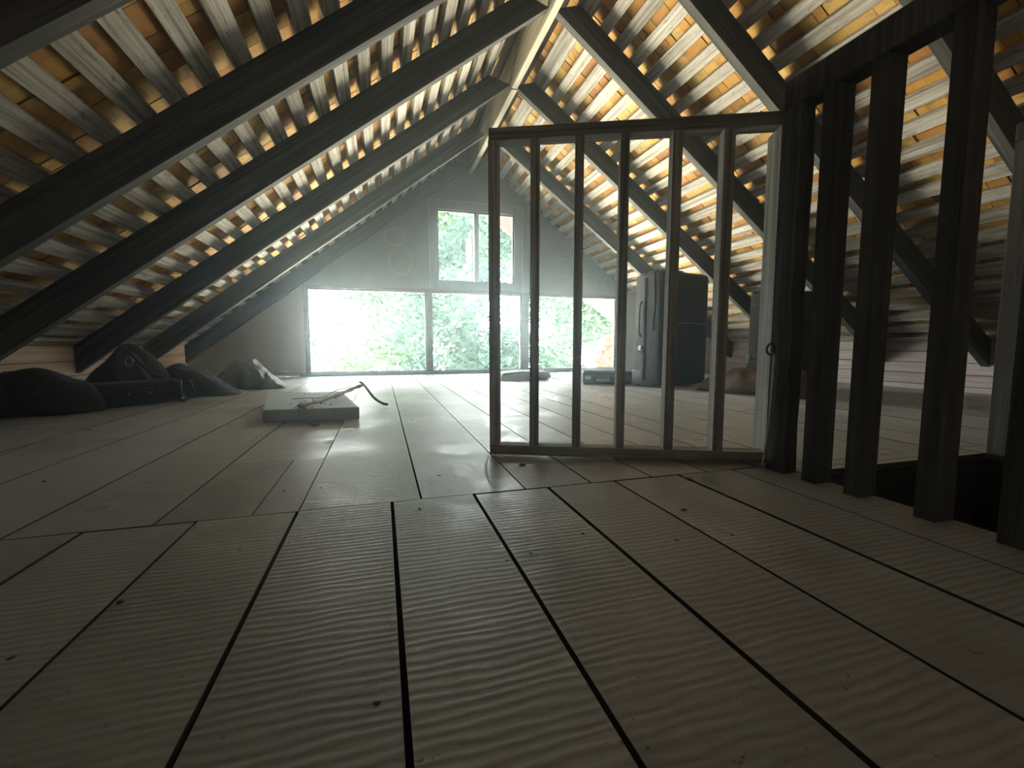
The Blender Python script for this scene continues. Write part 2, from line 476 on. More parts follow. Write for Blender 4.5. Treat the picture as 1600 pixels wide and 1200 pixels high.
boxo('backing', (KNEE_R + .027, KNEE_R + .05, Y0 - .11, 4.65, -.3, .38), 'dark', wr_)
boxo('soffit', (KNEE_R + .03, 3.85, Y0 - .11, 4.65, .02, .04), 'dark', wr_)
boxo('fascia', (3.83, 3.85, Y0 - .11, 4.65, .02, .32), 'dark', wr_)
wb = finish(empty('wall_back'), 'dark gable wall behind the viewer', 'wall', kind='structure')
bm = bmesh.new(); prism(bm, [(-2.2, -.3), (4.2, -.3), (4.2, .9), (RIDGE_X + .4, 2.7), (RIDGE_X - .4, 2.7), (-2.2, .9)], Y0 - .12, Y0 - .102)
obj('wall_panel', bm, 'panel_grey', wb)

wf = finish(empty('wall_front'), 'gable wall around the windows at the far end of the attic', 'wall', kind='structure')
def zt(x): return (RIDGE_Z + .225 - SL * (RIDGE_X - x)) if x < RIDGE_X else (RIDGE_Z + .22 - SR * (x - RIDGE_X))
def panel(name, poly, mat, y0=4.6, y1=4.64):
    bm = bmesh.new(); prism(bm, poly, y0, y1); return obj(name, bm, mat, wf)
panel('wall_panel', [(-1.72, 0), (-.704, 0), (-.704, zt(-.704)), (-1.72, zt(-1.72))], 'panel_beige', 4.598)
panel('wall_panel', [(-.70, .862), (.488, .862), (.488, zt(.488)), (-.70, zt(-.70))], 'panel_grey')
panel('wall_panel', [(.490, 1.748), (1.46, 1.748), (1.46, zt(1.46)), (RIDGE_X, zt(RIDGE_X)), (.49, zt(.49))], 'panel_grey')
panel('wall_panel', [(1.462, .862), (2.70, .862), (2.70, zt(2.7)), (1.462, zt(1.462))], 'panel_grey')
panel('wall_panel', [(2.66, 0), (3.60, 0), (3.60, zt(3.6)), (2.703, zt(2.703)), (2.703, .86), (2.66, .86)], 'panel_beige')
# studs, header and sill of the window opening
for b, mat in (((-.70, -.668, 4.592, 4.66, .03, .862), 'frame'), ((.444, .499, 4.592, 4.66, .03, .836), 'frame'), ((1.464, 1.541, 4.592, 4.66, .03, .836), 'frame'),
               ((2.61, 2.66, 4.592, 4.66, .03, .862), 'frame'), ((-.668, 2.61, 4.594, 4.66, .838, .862), 'frame')):
    boxo('window_post' if b[5] - b[4] > .1 else 'header', b, mat, wf, .002)
boxo('sill', (-.75, 2.70, 4.56, 4.68, .0012, .028), 'sill', wf, .003)
for b in ((.490, .568, 4.59, 4.66, .864, 1.745), (1.378, 1.46, 4.59, 4.66, .864, 1.745), (.568, 1.378, 4.59, 4.66, 1.662, 1.745), (.568, 1.378, 4.59, 4.66, .864, .948)):
    boxo('frame_board', b, 'panel_grey', wf, .003)
for b in ((.484, .490, 4.585, 4.592, .864, 1.752), (.484, 1.466, 4.585, 4.592, 1.746, 1.752), (1.460, 1.466, 4.585, 4.592, .864, 1.752)):
    boxo('bead', b, 'ridge', wf)
# faded painted letters
def stroke(pts, r=.011):
    bm = bmesh.new(); n = len(pts)
    L, R_ = [], []
    for i, (x, z) in enumerate(pts):
        a, b = Vector(pts[max(i - 1, 0)]), Vector(pts[min(i + 1, n - 1)]); t = (b - a).normalized(); nn = Vector((-t.y, t.x)) * r
        L.append(bm.verts.new((x + nn.x, 4.5985, z + nn.y))); R_.append(bm.verts.new((x - nn.x, 4.5985, z - nn.y)))
    for i in range(n - 1): bm.faces.new((L[i], L[i + 1], R_[i + 1], R_[i]))
    return obj('painted_letter', bm, 'graffiti', wf)
def arc(cx, cz, rx, rz, a0, a1, n=14): return [(cx + rx * math.cos(math.radians(a0 + (a1 - a0) * i / n)), cz + rz * math.sin(math.radians(a0 + (a1 - a0) * i / n))) for i in range(n + 1)]
stroke(arc(1.93, 1.20, .06, .045, 30, 250, 10) + arc(1.93, 1.10, .06, .055, 90, -140, 10))
stroke([(2.22, 1.27), (2.215, .94)]); stroke([(2.34, 1.18), (2.335, .93)]); stroke([(2.22, 1.09), (2.34, 1.08)])
stroke(arc(2.49, 1.0, .055, .07, 0, 360, 18)); stroke([(2.405, .985), (2.42, .985)], .012)
stroke(arc(.15, 1.36, .10, .08, -60, 300, 20)); stroke(arc(.20, 1.14, .11, .14, 110, -230, 22))

# windows
def window(n, x0, x1, z0, z1, split=None, lab=''):
    w = finish(empty('window_%d' % n), lab, 'window', kind='structure')
    fr = .012
    bm = bmesh.new()
    box(bm, x0, x1, 4.615, 4.645, z0, z0 + fr); box(bm, x0, x1, 4.615, 4.645, z1 - fr, z1)
    box(bm, x0, x0 + fr, 4.615, 4.645, z0 + fr, z1 - fr); box(bm, x1 - fr, x1, 4.615, 4.645, z0 + fr, z1 - fr)
    obj('window_frame', bm, 'frame', w)
    if split:
        boxo('mullion', (split[0], split[1], 4.605, 4.65, z0 + fr, z1 - fr), 'panel_grey', w, .002)
        cells = [(x0 + fr, split[0]), (split[1], x1 - fr)]
    else: cells = [(x0 + fr, x1 - fr)]
    for a, b in cells: boxo('pane', (a, b, 4.628, 4.631, z0 + fr, z1 - fr), 'glass', w)
window(1, -.668, .444, .028, .838, None, 'left wide pane of the low window row, bare branches outside')
window(2, .499, 1.464, .028, .838, None, 'middle pane of the low window row, behind the gate')
window(3, 1.541, 2.61, .028, .838, None, 'right pane of the low window row beside the suitcases')
window(4, .568, 1.378, .948, 1.662, (.949, .997), 'small upper window with a mullion under the ridge')

# red eave board outside
ev = finish(empty('eave_board'), 'red painted eave board outside, crossing the top right window corners', 'eave')
def ez(x): return 2.665 - .73 * x + .0
bm = bmesh.new(); prism(bm, [(RIDGE_X, ez(RIDGE_X)), (4.3, ez(4.3)), (4.3, ez(4.3) + .36), (RIDGE_X, ez(RIDGE_X) + .36)], 5.08, 5.13)
obj('board', bm, 'red', ev)

# ------------------------------------------------------------------ gate and stair railings
GX, GY = .275, 1.149
gdir = Vector((.648, -.279, 0)); GL = gdir.length + .0225; ang = math.atan2(-.279, .648)
gate = finish(empty('gate', (GX, GY, 0), ang), 'open gate of slim upright wooden slats standing across the floor', 'gate')
DEP = .046
boxo('bottom_rail', (0, GL, 0.0, DEP, .004, .030), 'rail', gate, .0015)
boxo('top_rail', (0, GL, 0.0, DEP, .822, .852), 'rail', gate, .0015)
for s, wd in ((.0, .024), (.108, .022), (.221, .022), (.334, .022), (.456, .023), (.577, .025), (.7055, .022)):
    bm = bmesh.new(); t = rnd.uniform(-.002, .002)
    v = box(bm, s, s + wd, 0.001, (DEP if s < .7 else .076) - .001, .0305, .8215)
    for q in v:
        if q.co.z > .5: q.co.x += t
    obj('slat', bm, 'stud', gate)
def railing(x, ys, side, label, post=None, name='stair_railing'):
    r = finish(empty(name, (x, ys[0], 0)), label, 'railing')
    x0, x1 = (0, .047) if side > 0 else (0, .047)
    yy = ys[0]
    boxo('top_rail', (-.004, .051, ys[-1] - .04 - yy, (post[1] if post else ys[0]) - yy, .829, .889), 'dark_post', r, .002)
    if post:
        bm = bmesh.new(); z = 0
        rings = []
        for k in range(15):
            zz = .829 * k / 14; q = [(-.0, post[0] - yy), (.038, post[0] - yy), (.038, post[1] - yy), (-.0, post[1] - yy)]
            rings.append([bm.verts.new((a + rnd.uniform(-.002, .002), b + rnd.uniform(-.002, .002), zz)) for a, b in q])
        for i in range(14):
            for k in range(4): bm.faces.new((rings[i][k], rings[i][(k + 1) % 4], rings[i + 1][(k + 1) % 4], rings[i + 1][k]))
        bm.faces.new(rings[0]); bm.faces.new(rings[-1])
        obj('post', bm, 'dark_post', r)
    for y in ys:
        bm = bmesh.new()
        v = box(bm, x0, x1, y - .03 - yy, y - yy, -.0, .828)
        for q in v: q.co.x += rnd.uniform(-.0015, .0015); q.co.y += rnd.uniform(-.0015, .0015)
        obj('stud', bm, 'dark_post', r)
    return r
rail1 = railing(.892, [.742, .649, .524, .415, .305, .19], 1, 'dark stud railing along the near edge of the stair opening', (.790, .836))
ring = tubeo('iron_ring', [(.0 - .012 + .012 * math.cos(a) * 1, .078, .247 + .0 + .013 * math.sin(a)) for a in [2 * math.pi * i / 12 for i in range(12)]], .0028, 'iron', rail1, 6, True)
ring.location = (-.010, 0, .043)
# cord hanging from the ring
cd = finish(tubeo('cord', [(.887, .826, .278), (.887, .828, .2), (.886, .830, .12), (.885, .835, .05), (.884, .842, .008), (.872, .842, .003)], .0022, 'cord', None, 6),
            'thin pale cord hanging down the hinge post of the gate', 'cord')
rail2 = finish(empty('stair_railing', (1.606, .787, 0)), 'grey stud railing on the far side of the stair opening', 'railing')
for k, y in enumerate((0, -.22, -.44)):
    boxo('stud', (0, .05, y - .045, y, 0, .829), 'mid_stud', rail2, .002)
boxo('top_rail', (-.002, .052, -.50, 0, .830, .875), 'mid_stud', rail2, .002)

# ------------------------------------------------------------------ luggage and bundles
def case_parts(root, w, d, h, mat, side_mat, r=.03, pocket=True):
    rbox('shell', (0, w, 0, d, .012, h), r, mat, root)
    bm = bmesh.new()
    for y in (d * .32, d * .68):
        pts = []
        e = .006
        for cx, cz, a0 in ((w - r, h - r, 0), (r, h - r, 90), (r, .012 + r, 180), (w - r, .012 + r, 270)):
            for k in range(5):
                a = math.radians(a0 + k * 22.5); pts.append((cx + (r + .001) * math.cos(a), y, cz + (r + .001) * math.sin(a)))
        tube(bm, pts, .0035, 6, True)
    obj('piping', bm, 'plastic', root, True)
    if pocket:
        rbox('front_pocket', (w * .1, w * .9, -.014, .004, h * .10, h * .55), .006, mat, root, 2)
        tubeo('zipper', [(w * .12, -.015, h * .55), (w * .5, -.017, h * .56), (w * .88, -.015, h * .55)], .002, 'metal', root, 6)
    for x in (.03, w - .03):
        bm = bmesh.new(); discs(bm, (x - .009, d - .02, .015), (1, 0, 0), .015, .018); obj('wheel', bm, 'plastic', root, True)
s1 = finish(empty('suitcase', (1.837, 2.631, 0), math.radians(12.7)), 'large black upright suitcase with a grey side, standing behind the gate', 'suitcase', 'upright suitcases')
case_parts(s1, .50, .25, .815, 'black_fab', 'grey_fab', .04)
rbox('side_panel', (-.010, .02, .012, .235, .03, .79), .009, 'grey_fab', s1, 2)
rbox('zipper_band', (-.016, 0, .125, .155, .05, .77), .004, 'black_fab', s1, 1)
tubeo('side_handle', [(-.012, .175, .36), (-.030, .173, .39), (-.032, .172, .50), (-.030, .171, .58), (-.012, .17, .61)], .006, 'plastic', s1, 8)
tubeo('zipper_pull', [(-.018, .180, .44), (-.024, .176, .52), (-.02, .176, .60)], .003, 'metal', s1, 6)
bm = bmesh.new(); discs(bm, (-.010, .165, .27), (-1, 0, 0), .030, .008, 20); eb = obj('emblem', bm, 'plastic', s1, True)
for dy, dz in ((0, .012), (.010, -.006), (-.010, -.006), (0, -.02)):
    bm = bmesh.new(); discs(bm, (-.018, .165 + dy, .27 + dz), (-1, 0, 0), .0042, .002, 8)
    obj('emblem_dot', bm, 'white_dot', eb, True)
rbox('corner_guard', (-.013, .03, .15, .252, .012, .12), .008, 'slate_fab', s1, 2)
tubeo('top_handle', [(.15, .12, .812), (.16, .12, .835), (.34, .12, .835), (.35, .12, .812)], .008, 'plastic', s1, 8)
tubeo('strap', [(-.008, .06, .80), (-.016, .055, .72), (-.012, .05, .60), (-.014, .06, .40)], .004, 'plastic', s1, 6)

s2 = finish(empty('suitcase', (2.42, 2.265, 0), math.radians(-10)), 'black upright suitcase with a slate end and steel rivets, above the brown sack', 'suitcase', 'upright suitcases')
case_parts(s2, .48, .24, .65, 'black_fab', 'slate_fab', .03, False)
rbox('side_panel', (-.012, .02, .006, .235, .11, .645), .010, 'slate_fab', s2, 2)
rbox('corner_guard', (-.018, .02, .0, .24, .03, .20), .008, 'slate_fab', s2, 2)
for y, z in ((.06, .595), (.185, .57), (.17, .225)):
    bm = bmesh.new(); discs(bm, (-.012, y, z), (-1, 0, 0), .011, .004, 12); rv = obj('rivet', bm, 'metal', s2, True)
    bm = bmesh.new(); discs(bm, (-.0165, y, z), (-1, 0, 0), .005, .002, 10); obj('rivet_hole', bm, 'plastic', rv, True)
rbox('label_patch', (-.021, -.016, .20, .235, .17, .235), .002, 'white_dot', s2, 1)

# flat suitcase under the windows
s3 = finish(empty('suitcase', (1.50, 3.05, 0), math.radians(-20)), 'grey suitcase lying flat on the floor left of the upright suitcase', 'suitcase')
rbox('shell', (-.04, .355, 0, .42, .004, .085), .02, 'flat_case', s3)
rbox('lid', (-.035, .35, .005, .41, .080, .105), .011, 'flat_case', s3)
rbox('piping', (-.043, .358, -.003, .42, .076, .084), .003, 'plastic', s3, 1)
tubeo('handle', [(.06, -.002, .045), (.065, -.035, .035), (.16, -.035, .035), (.165, -.002, .045)], .006, 'metal', s3, 8)
for x in (.055, .17): rbox('handle_mount', (x - .012, x + .012, -.008, .004, .03, .06), .003, 'plastic', s3, 1)
rbox('lock', (-.02, .02, -.006, .004, .04, .065), .002, 'metal', s3, 1)

# flat carton beneath the middle window
b4 = finish(empty('carton', (1.0, 3.60, 0), math.radians(-6)), 'low flat grey carton on the floor below the middle window', 'box')
bm = bmesh.new(); prism(bm, [(-.03, .002), (.36, .002), (.40, .03), (.38, .062), (.14, .070), (.0, .052), (-.04, .03)], -.02, .22)
obj('carton_body', bm, 'carton', b4)
bm = bmesh.new(); prism(bm, [(-.035, .054), (.14, .0725), (.385, .0645), (.39, .070), (.14, .079), (-.03, .060)], -.03, .23)
obj('lid', bm, 'carton', b4)
tubeo('string', [(.36, -.01, .02), (.43, -.03, .012), (.47, -.01, .005)], .003, 'twig', b4, 6)

# flat black case with wheels in the left pile
s5 = finish(empty('suitcase', (-1.245, 2.475, 0), math.radians(45)), 'black suitcase lying flat with its wheels towards the window, left pile', 'suitcase')
rbox('shell', (-.02, .325, 0, .17, .012, .118), .016, 'black_fab', s5)
rbox('piping', (-.023, .328, -.003, .173, .062, .070), .003, 'plastic', s5, 1)
rbox('end_cap', (.27, .335, -.006, .17, .02, .122), .014, 'plastic', s5, 2)
for y in (.02, .15):
    bm = bmesh.new(); discs(bm, (.335, y - .01, .022), (0, 1, 0), .022, .02, 16); wv = obj('wheel', bm, 'plastic', s5, True)
    bm = bmesh.new(); discs(bm, (.335, y - .0115, .022), (0, 1, 0), .008, .023, 10); obj('hub', bm, 'metal', wv, True)
for x in (.10, .19):
    bm = bmesh.new(); discs(bm, (x, 0, .065), (0, -1, 0), .0045, .006, 8); obj('stud_cap', bm, 'metal', s5, True)
tubeo('side_handle', [(.08, -.002, .085), (.09, -.014, .085), (.19, -.014, .085), (.20, -.002, .085)], .005, 'plastic', s5, 6)

def mound(name, pts, mat, parent=None, amp=.012, freq=9, seed=0, ring=18, power=.75, sub=6, lean=0, fold=.0):
    """pts: (x, y, height, half depth) along the spine; a soft lumpy bundle lying on the floor"""
    P_ = []
    for i in range(len(pts) - 1):
        p0 = pts[max(i - 1, 0)]; p1, p2 = pts[i], pts[i + 1]; p3 = pts[min(i + 2, len(pts) - 1)]
        for k in range(sub):
            t = k / sub
            P_.append([.5 * (2 * p1[j] + (p2[j] - p0[j]) * t + (2 * p0[j] - 5 * p1[j] + 4 * p2[j] - p3[j]) * t * t + (3 * p1[j] - p0[j] - 3 * p2[j] + p3[j]) * t ** 3) for j in range(4)])
    P_.append(list(pts[-1]))
    bm = bmesh.new(); rows = []
    ax = Vector((pts[-1][0] - pts[0][0], pts[-1][1] - pts[0][1], 0)).normalized(); pp = Vector((ax.y, -ax.x, 0))
    for x, y, h, d in P_:
        row = []
        for k in range(ring + 1):
            a = math.pi * k / ring
            c, s_ = math.cos(a), max(0.0, math.sin(a))
            q = Vector((x, y, 0)) + pp * (d * math.copysign(abs(c) ** .8, c) + lean * s_) + Vector((0, 0, h * s_ ** power))
            nv = noise.noise(q * freq + Vector((seed * 7.3, seed * 1.7, 0))); n2 = abs(noise.noise(q * freq * 2.2 + Vector((seed * 3.1, 9, 0))))
            f = math.sin(a)
            q += Vector((0, 0, 1)) * f * (nv * amp - n2 * fold) + pp * (c * nv * amp)
            if q.z < .002 or k in (0, ring): q.z = .002
            row.append(bm.verts.new(q))
        rows.append(row)
    for i in range(len(rows) - 1):
        for k in range(ring): bm.faces.new((rows[i][k], rows[i][k + 1], rows[i + 1][k + 1], rows[i + 1][k]))
        bm.faces.new((rows[i][0], rows[i + 1][0], rows[i + 1][ring], rows[i][ring]))
    bm.faces.new(rows[0]); bm.faces.new(rows[-1])
    return obj(name, bm, mat, parent, True)

# far-left duffel
d1 = finish(empty('duffel_bag', (-1.45, 2.42, 0)), 'slack black duffel bag at the far left against the knee wall', 'bag')
d1.location = (0, 0, 0)
mound('bag_body', [(-1.64, 2.36, .05, .05), (-1.62, 2.38, .15, .07), (-1.50, 2.41, .20, .10), (-1.42, 2.42, .20, .11), (-1.33, 2.44, .158, .10), (-1.27, 2.46, .125, .07), (-1.23, 2.47, .05, .03)], 'black_fab', d1, .012, 10, 1, fold=.012)
tubeo('handle', [(-1.50, 2.325, .13), (-1.49, 2.30, .11), (-1.44, 2.295, .07), (-1.39, 2.30, .09), (-1.38, 2.32, .12)], .006, 'plastic', d1, 6)
# slumped backpack
d2 = finish(empty('backpack'), 'black backpack slumped in a peak with a grey panel and steel ring', 'bag')
mound('bag_body', [(-1.526, 2.864, 0.093, 0.06), (-1.461, 2.842, 0.158, 0.09), (-1.384, 2.831, 0.229, 0.1), (-1.335, 2.831, 0.284, 0.085), (-1.303, 2.848, 0.313, 0.08), (-1.264, 2.875, 0.3, 0.09), (-1.21, 2.908, 0.235, 0.1), (-1.155, 2.94, 0.136, 0.08), (-1.123, 2.951, 0.05, 0.04)], 'black_fab', d2, .008, 12, 2, fold=.008)
bm = bmesh.new()
q = [(-1.292, 2.744, 0.284), (-1.254, 2.755, 0.251), (-1.221, 2.777, 0.191), (-1.194, 2.782, 0.115), (-1.297, 2.733, 0.098), (-1.313, 2.731, 0.169)]
v1 = [bm.verts.new(p) for p in q]; v2 = [bm.verts.new((p[0] + .012, p[1] + .05, p[2] - .004)) for p in q]
bm.faces.new(v1); bm.faces.new(v2[::-1])
for i in range(6): bm.faces.new((v1[i], v1[(i + 1) % 6], v2[(i + 1) % 6], v2[i]))
obj('side_panel', bm, 'grey_fab', d2)
tubeo('steel_ring', [(-1.248 + .017 * math.cos(a), 2.738 + .004 * math.sin(a), .215 + .024 * math.sin(a)) for a in [2 * math.pi * i / 14 for i in range(14)]], .0032, 'metal', d2, 6, True)
tubeo('strap', [(-1.297, 2.755, 0.3), (-1.254, 2.755, 0.267), (-1.221, 2.766, 0.213), (-1.177, 2.788, 0.147), (-1.123, 2.82, 0.12)], .008, 'char_fab', d2, 8)
# dark bag and grey jacket
d3 = finish(empty('sports_bag'), 'dark soft bag heaped beside the crumpled grey jacket', 'bag')
mound('bag_body', [(-1.25, 3.02, .05, .06), (-1.22, 3.03, .14, .11), (-1.16, 3.05, .19, .13), (-1.10, 3.07, .175, .14), (-1.03, 3.09, .15, .14), (-.97, 3.08, .10, .13), (-.89, 3.06, .05, .10), (-.84, 3.05, .02, .05)], 'char_fab', d3, .012, 9, 3, fold=.02)
tubeo('strap', [(-1.06, 2.95, .10), (-1.04, 2.92, .07), (-1.03, 2.91, .03)], .006, 'grey_fab', d3, 6)
tubeo('zipper', [(-1.18, 2.98, .17), (-1.10, 2.98, .165), (-1.02, 2.98, .14), (-.95, 2.98, .09)], .003, 'metal', d3, 6)
d4 = finish(mound('jacket', [(-1.10, 3.42, .05, .06), (-1.07, 3.43, .09, .10), (-1.00, 3.46, .17, .12), (-.95, 3.48, .215, .12), (-.90, 3.48, .205, .13), (-.86, 3.49, .212, .12), (-.81, 3.49, .15, .14), (-.74, 3.48, .09, .13), (-.68, 3.46, .05, .10), (-.65, 3.45, .012, .05)], 'jacket', None, .022, 8, 4, 34, .8, 12, fold=.05),
            'crumpled shiny grey jacket on the floor left of the windows', 'clothing')
# brown sack at the foot of the second suitcase
d5 = finish(empty('sack'), 'crumpled brown cloth sack at the foot of the riveted suitcase', 'bag')
mound('sack_body', [(2.08, 2.36, .04, .04), (2.11, 2.30, .13, .07), (2.15, 2.22, .17, .09), (2.20, 2.13, .175, .10), (2.25, 2.03, .17, .10), (2.29, 1.93, .15, .10), (2.33, 1.84, .06, .07)], 'brown_fab', d5, .012, 16, 5, 22, .7, 7, fold=.03)
mound('sack_neck', [(2.02, 2.47, .02, .02), (2.04, 2.43, .08, .03), (2.07, 2.38, .10, .04), (2.11, 2.32, .09, .04)], 'brown_fab', d5, .01, 22, 6, 14, .8, 5, fold=.02)
# paper scrap in front of the big suitcase
finish(mound('paper_scrap', [(2.03, 2.58, .004, .01), (2.08, 2.56, .012, .02), (2.16, 2.58, .022, .015), (2.22, 2.60, .006, .008)], 'white_dot', None, .003, 30, 8), 'white paper scrap at the foot of the big black suitcase', 'paper')

# ------------------------------------------------------------------ slab with stick, twig and wire
sb = finish(empty('slab', (0, 0, 0)), 'pale grey slab lying on the floor under the peeling stick', 'slab')
bm = bmesh.new()
low = [(-.445, 1.885), (-.092, 1.872), (-.215, 2.56), (-.565, 2.50)]
a = [bm.verts.new((x, y, .001)) for x, y in low]; b = [bm.verts.new((x, y, .05)) for x, y in low]
bm.faces.new(a[::-1]); bm.faces.new(b)
for i in range(4): bm.faces.new((a[i], a[(i + 1) % 4], b[(i + 1) % 4], b[i]))
bmesh.ops.bevel(bm, geom=list(bm.edges), offset=.003, segments=2, affect='EDGES')
obj('slab_body', bm, 'slab', sb)
for k in range(22):
    x, y = rnd.uniform(-.42, -.2), rnd.uniform(1.95, 2.45)
    boxo('crumb', (x, x + rnd.uniform(.003, .008), y, y + rnd.uniform(.003, .01), .0502, .053), 'debris', sb)
def bez(pts, n=10):
    r = []
    for i in range(len(pts) - 1):
        p0, p1, p2, p3 = (Vector(pts[max(i - 1, 0)]), Vector(pts[i]), Vector(pts[i + 1]), Vector(pts[min(i + 2, len(pts) - 1)]))
        for k in range(n):
            t = k / n; r.append(.5 * (2 * p1 + (p2 - p0) * t + (2 * p0 - 5 * p1 + 4 * p2 - p3) * t * t + (3 * p1 - p0 - 3 * p2 + p3) * t ** 3))
    r.append(Vector(pts[-1])); return r
sk = finish(empty('stick'), 'pale peeling wooden stick with frayed fibres lying across the slab', 'stick')
tubeo('shaft', bez([(-.315, 1.875, .062), (-.25, 2.02, .066), (-.185, 2.20, .074), (-.135, 2.36, .084), (-.105, 2.44, .088)], 6), [.009 + .002 * math.sin(i * 1.3) for i in range(25)], 'stick', sk, 8)
for k in range(9):
    x = -.325 + .008 * k; l = rnd.uniform(.02, .05)
    tubeo('fibre', [(x, 1.875, .062), (x + rnd.uniform(-.015, .015), 1.862, .055), (x + rnd.uniform(-.02, .03), 1.85, .055 - l)], [.0022, .0016, .0008], 'stick', sk, 5)
tubeo('hanging_strip', bez([(-.30, 1.87, .060), (-.285, 1.845, .035), (-.265, 1.80, .012), (-.235, 1.77, .006), (-.232, 1.755, .006), (-.25, 1.752, .005)], 5), .004, 'stick', sk, 6)
finish(tubeo('twig', bez([(-.115, 2.50, .10), (-.10, 2.44, .098), (-.075, 2.36, .075), (-.04, 2.26, .04), (-.005, 2.20, .022), (.02, 2.22, .012)], 5), .0065, 'twig', None, 7), 'short dark curved twig drooping off the slab end', 'twig')
finish(tubeo('wire', bez([(-.40, 2.22, .053), (-.33, 2.20, .057), (-.27, 2.22, .056), (-.22, 2.36, .075), (-.17, 2.46, .08), (-.14, 2.44, .098)], 6), .0018, 'twig', None, 5), 'thin dark wire curling over the slab towards the twig', 'wire')
finish(tubeo('wire', bez([(-.28, 2.21, .056), (-.25, 2.12, .06), (-.24, 2.05, .072)], 6), .0015, 'twig', None, 5), 'short thin wire end in the middle of the slab top', 'wire')

# scratch arc left by the gate and small litter
bm = bmesh.new(); L, R_ = [], []
for i in range(25):
    a = math.radians(157 + 22 * i / 24); rr_ = .705
    c = (.923 + 0 , .87)
    wv = .0035 * math.sin(math.pi * (i + 1) / 26)
    L.append(bm.verts.new((c[0] + (rr_ + wv) * math.cos(a), c[1] + (rr_ + wv) * math.sin(a), .0014))); R_.append(bm.verts.new((c[0] + (rr_ - wv) * math.cos(a), c[1] + (rr_ - wv) * math.sin(a), .0014)))
for i in range(24): bm.faces.new((L[i], L[i + 1], R_[i + 1], R_[i]))
obj('scratch_mark', bm, 'chalk', fl)
chips = [(.655, .82, .012, 1, 'pale broken chip at the board joint near the gate hinge'), (-.011, .363, .0035, 0, 'dark curled flake on the middle near board'),
         (.33, 1.03, .010, 0, 'small dark splinter just in front of the gate'), (.06, .80, .005, 0, None), (.20, .58, .005, 1, None), (.16, .57, .004, 1, None), (.52, .66, .006, 0, None), (.42, .46, .004, 1, None), (.55, .50, .006, 1, None),
         (-.93, 2.6, .010, 1, 'pale chip on the floor in front of the jacket'), (-.86, 2.5, .008, 0, None), (-.78, 2.2, .007, 0, None), (-.70, 2.05, .006, 0, None), (-.40, 1.60, .006, 0, None),
         (-.72, 1.20, .006, 0, None), (-1.0, 1.9, .007, 0, None), (-.3, .60, .005, 0, None), (.30, .62, .004, 0, None), (-.2, .98, .004, 0, None), (.12, 1.0, .004, 0, None), (.9, 2.0, .007, 0, None), (1.0, 2.15, .006, 0, None), (.7, 2.4, .006, 0, None), (1.25, 2.3, .006, 0, None)]
for k in range(26): chips.append((rnd.uniform(.85, 1.45), rnd.uniform(2.1, 2.9), rnd.uniform(.003, .008), 0, None))
for k in range(26): chips.append((rnd.uniform(-.9, .85), rnd.uniform(.4, 1.9), rnd.uniform(.0015, .004), 0, None))
for i, (x, y, s_, pale, lab) in enumerate(chips):
    bm = bmesh.new()
    s_ *= .62
    bmesh.ops.create_icosphere(bm, subdivisions=1, radius=s_)
    for v in bm.verts: v.co += Vector((rnd.uniform(-.35, .35) * s_, rnd.uniform(-.35, .35) * s_, 0)); v.co.z *= .35
    o = obj('wood_chip', bm, 'chip' if pale else 'debris', None); o.location = (x, y, s_ * .3 + .0005); o.rotation_euler = (0, 0, rnd.uniform(0, 3)); o.scale = (1.6, 1, 1)
    zone = 'behind the gate, below the windows' if (x > .6 and y > 1.5) else ('between the slab and the board joint' if y > JY and x < .6 else ('on the left floor boards nearest the viewer' if x < .0 else 'on the middle floor boards nearest the viewer'))
    what = 'pale' if pale else 'dark'
    finish(o, lab or 'tiny %s crumb %s' % (what, zone), 'debris', None if lab else '%s crumbs %s' % (what, zone))

# ------------------------------------------------------------------ outside: trees and shrubs
def leaves(name, blobs, n, size, mat, parent, seed):
    r = random.Random(seed); vs, fs = [], []
    tot = sum(b[3] * b[4] * b[5] for b in blobs)
    for cx, cy, cz, rx, ry, rz in blobs:
        k = int(n * rx * ry * rz / tot)
        # sub-clumps give the crown its masses
        cl = []
        for _ in range(max(6, int(14 * (rx * ry * rz) ** .5))):
            u = Vector((r.gauss(0, 1), r.gauss(0, 1), r.gauss(0, 1))).normalized() * r.uniform(.45, 1)
            cl.append(Vector((cx + u.x * rx, cy + u.y * ry, cz + u.z * rz)))
        cr = min(rx, ry, rz) * .42
        for _ in range(k):
            c = r.choice(cl)
            p = c + Vector((r.gauss(0, 1), r.gauss(0, 1), r.gauss(0, 1))) * cr * .5
            t = Vector((r.gauss(0, 1), r.gauss(0, 1), r.gauss(0, .6) - .3)).normalized()
            b = t.cross(Vector((r.gauss(0, 1), r.gauss(0, 1), r.gauss(0, 1)))).normalized()
            s_ = size * r.uniform(.6, 1.3); i = len(vs); q = t.cross(b) * s_ * .12
            vs += [p - t * s_, p + b * s_ * .42 + q, p + t * s_, p - b * s_ * .42 + q]
            fs += [(i, i + 1, i + 2), (i, i + 2, i + 3)]
    me = bpy.data.meshes.new(name); me.from_pydata([tuple(v) for v in vs], [], fs); me.update()
    o = mesh_obj(name, me, mat, parent); o['kind'] = 'stuff'; return o
def trunk(root, base, top, r0, branches, seed):
    r = random.Random(seed)
    b, t = Vector(base), Vector(top); mid = (b + t) / 2 + Vector((r.uniform(-.2, .2), r.uniform(-.2, .2), 0))
    tubeo('trunk', bez([b, mid, t], 6), [r0 * (1 - .6 * i / 12) for i in range(13)], 'bark', root, 9)
    for e in branches:
        f = r.uniform(.55, .95); s_ = b.lerp(t, f); e = Vector(e)
        tubeo('branch', bez([s_, (s_ + e) / 2 + Vector((r.uniform(-.1, .1), 0, .12)), e], 6), [r0 * .32 * (1 - .75 * i / 12) for i in range(13)], 'bark', root, 6)
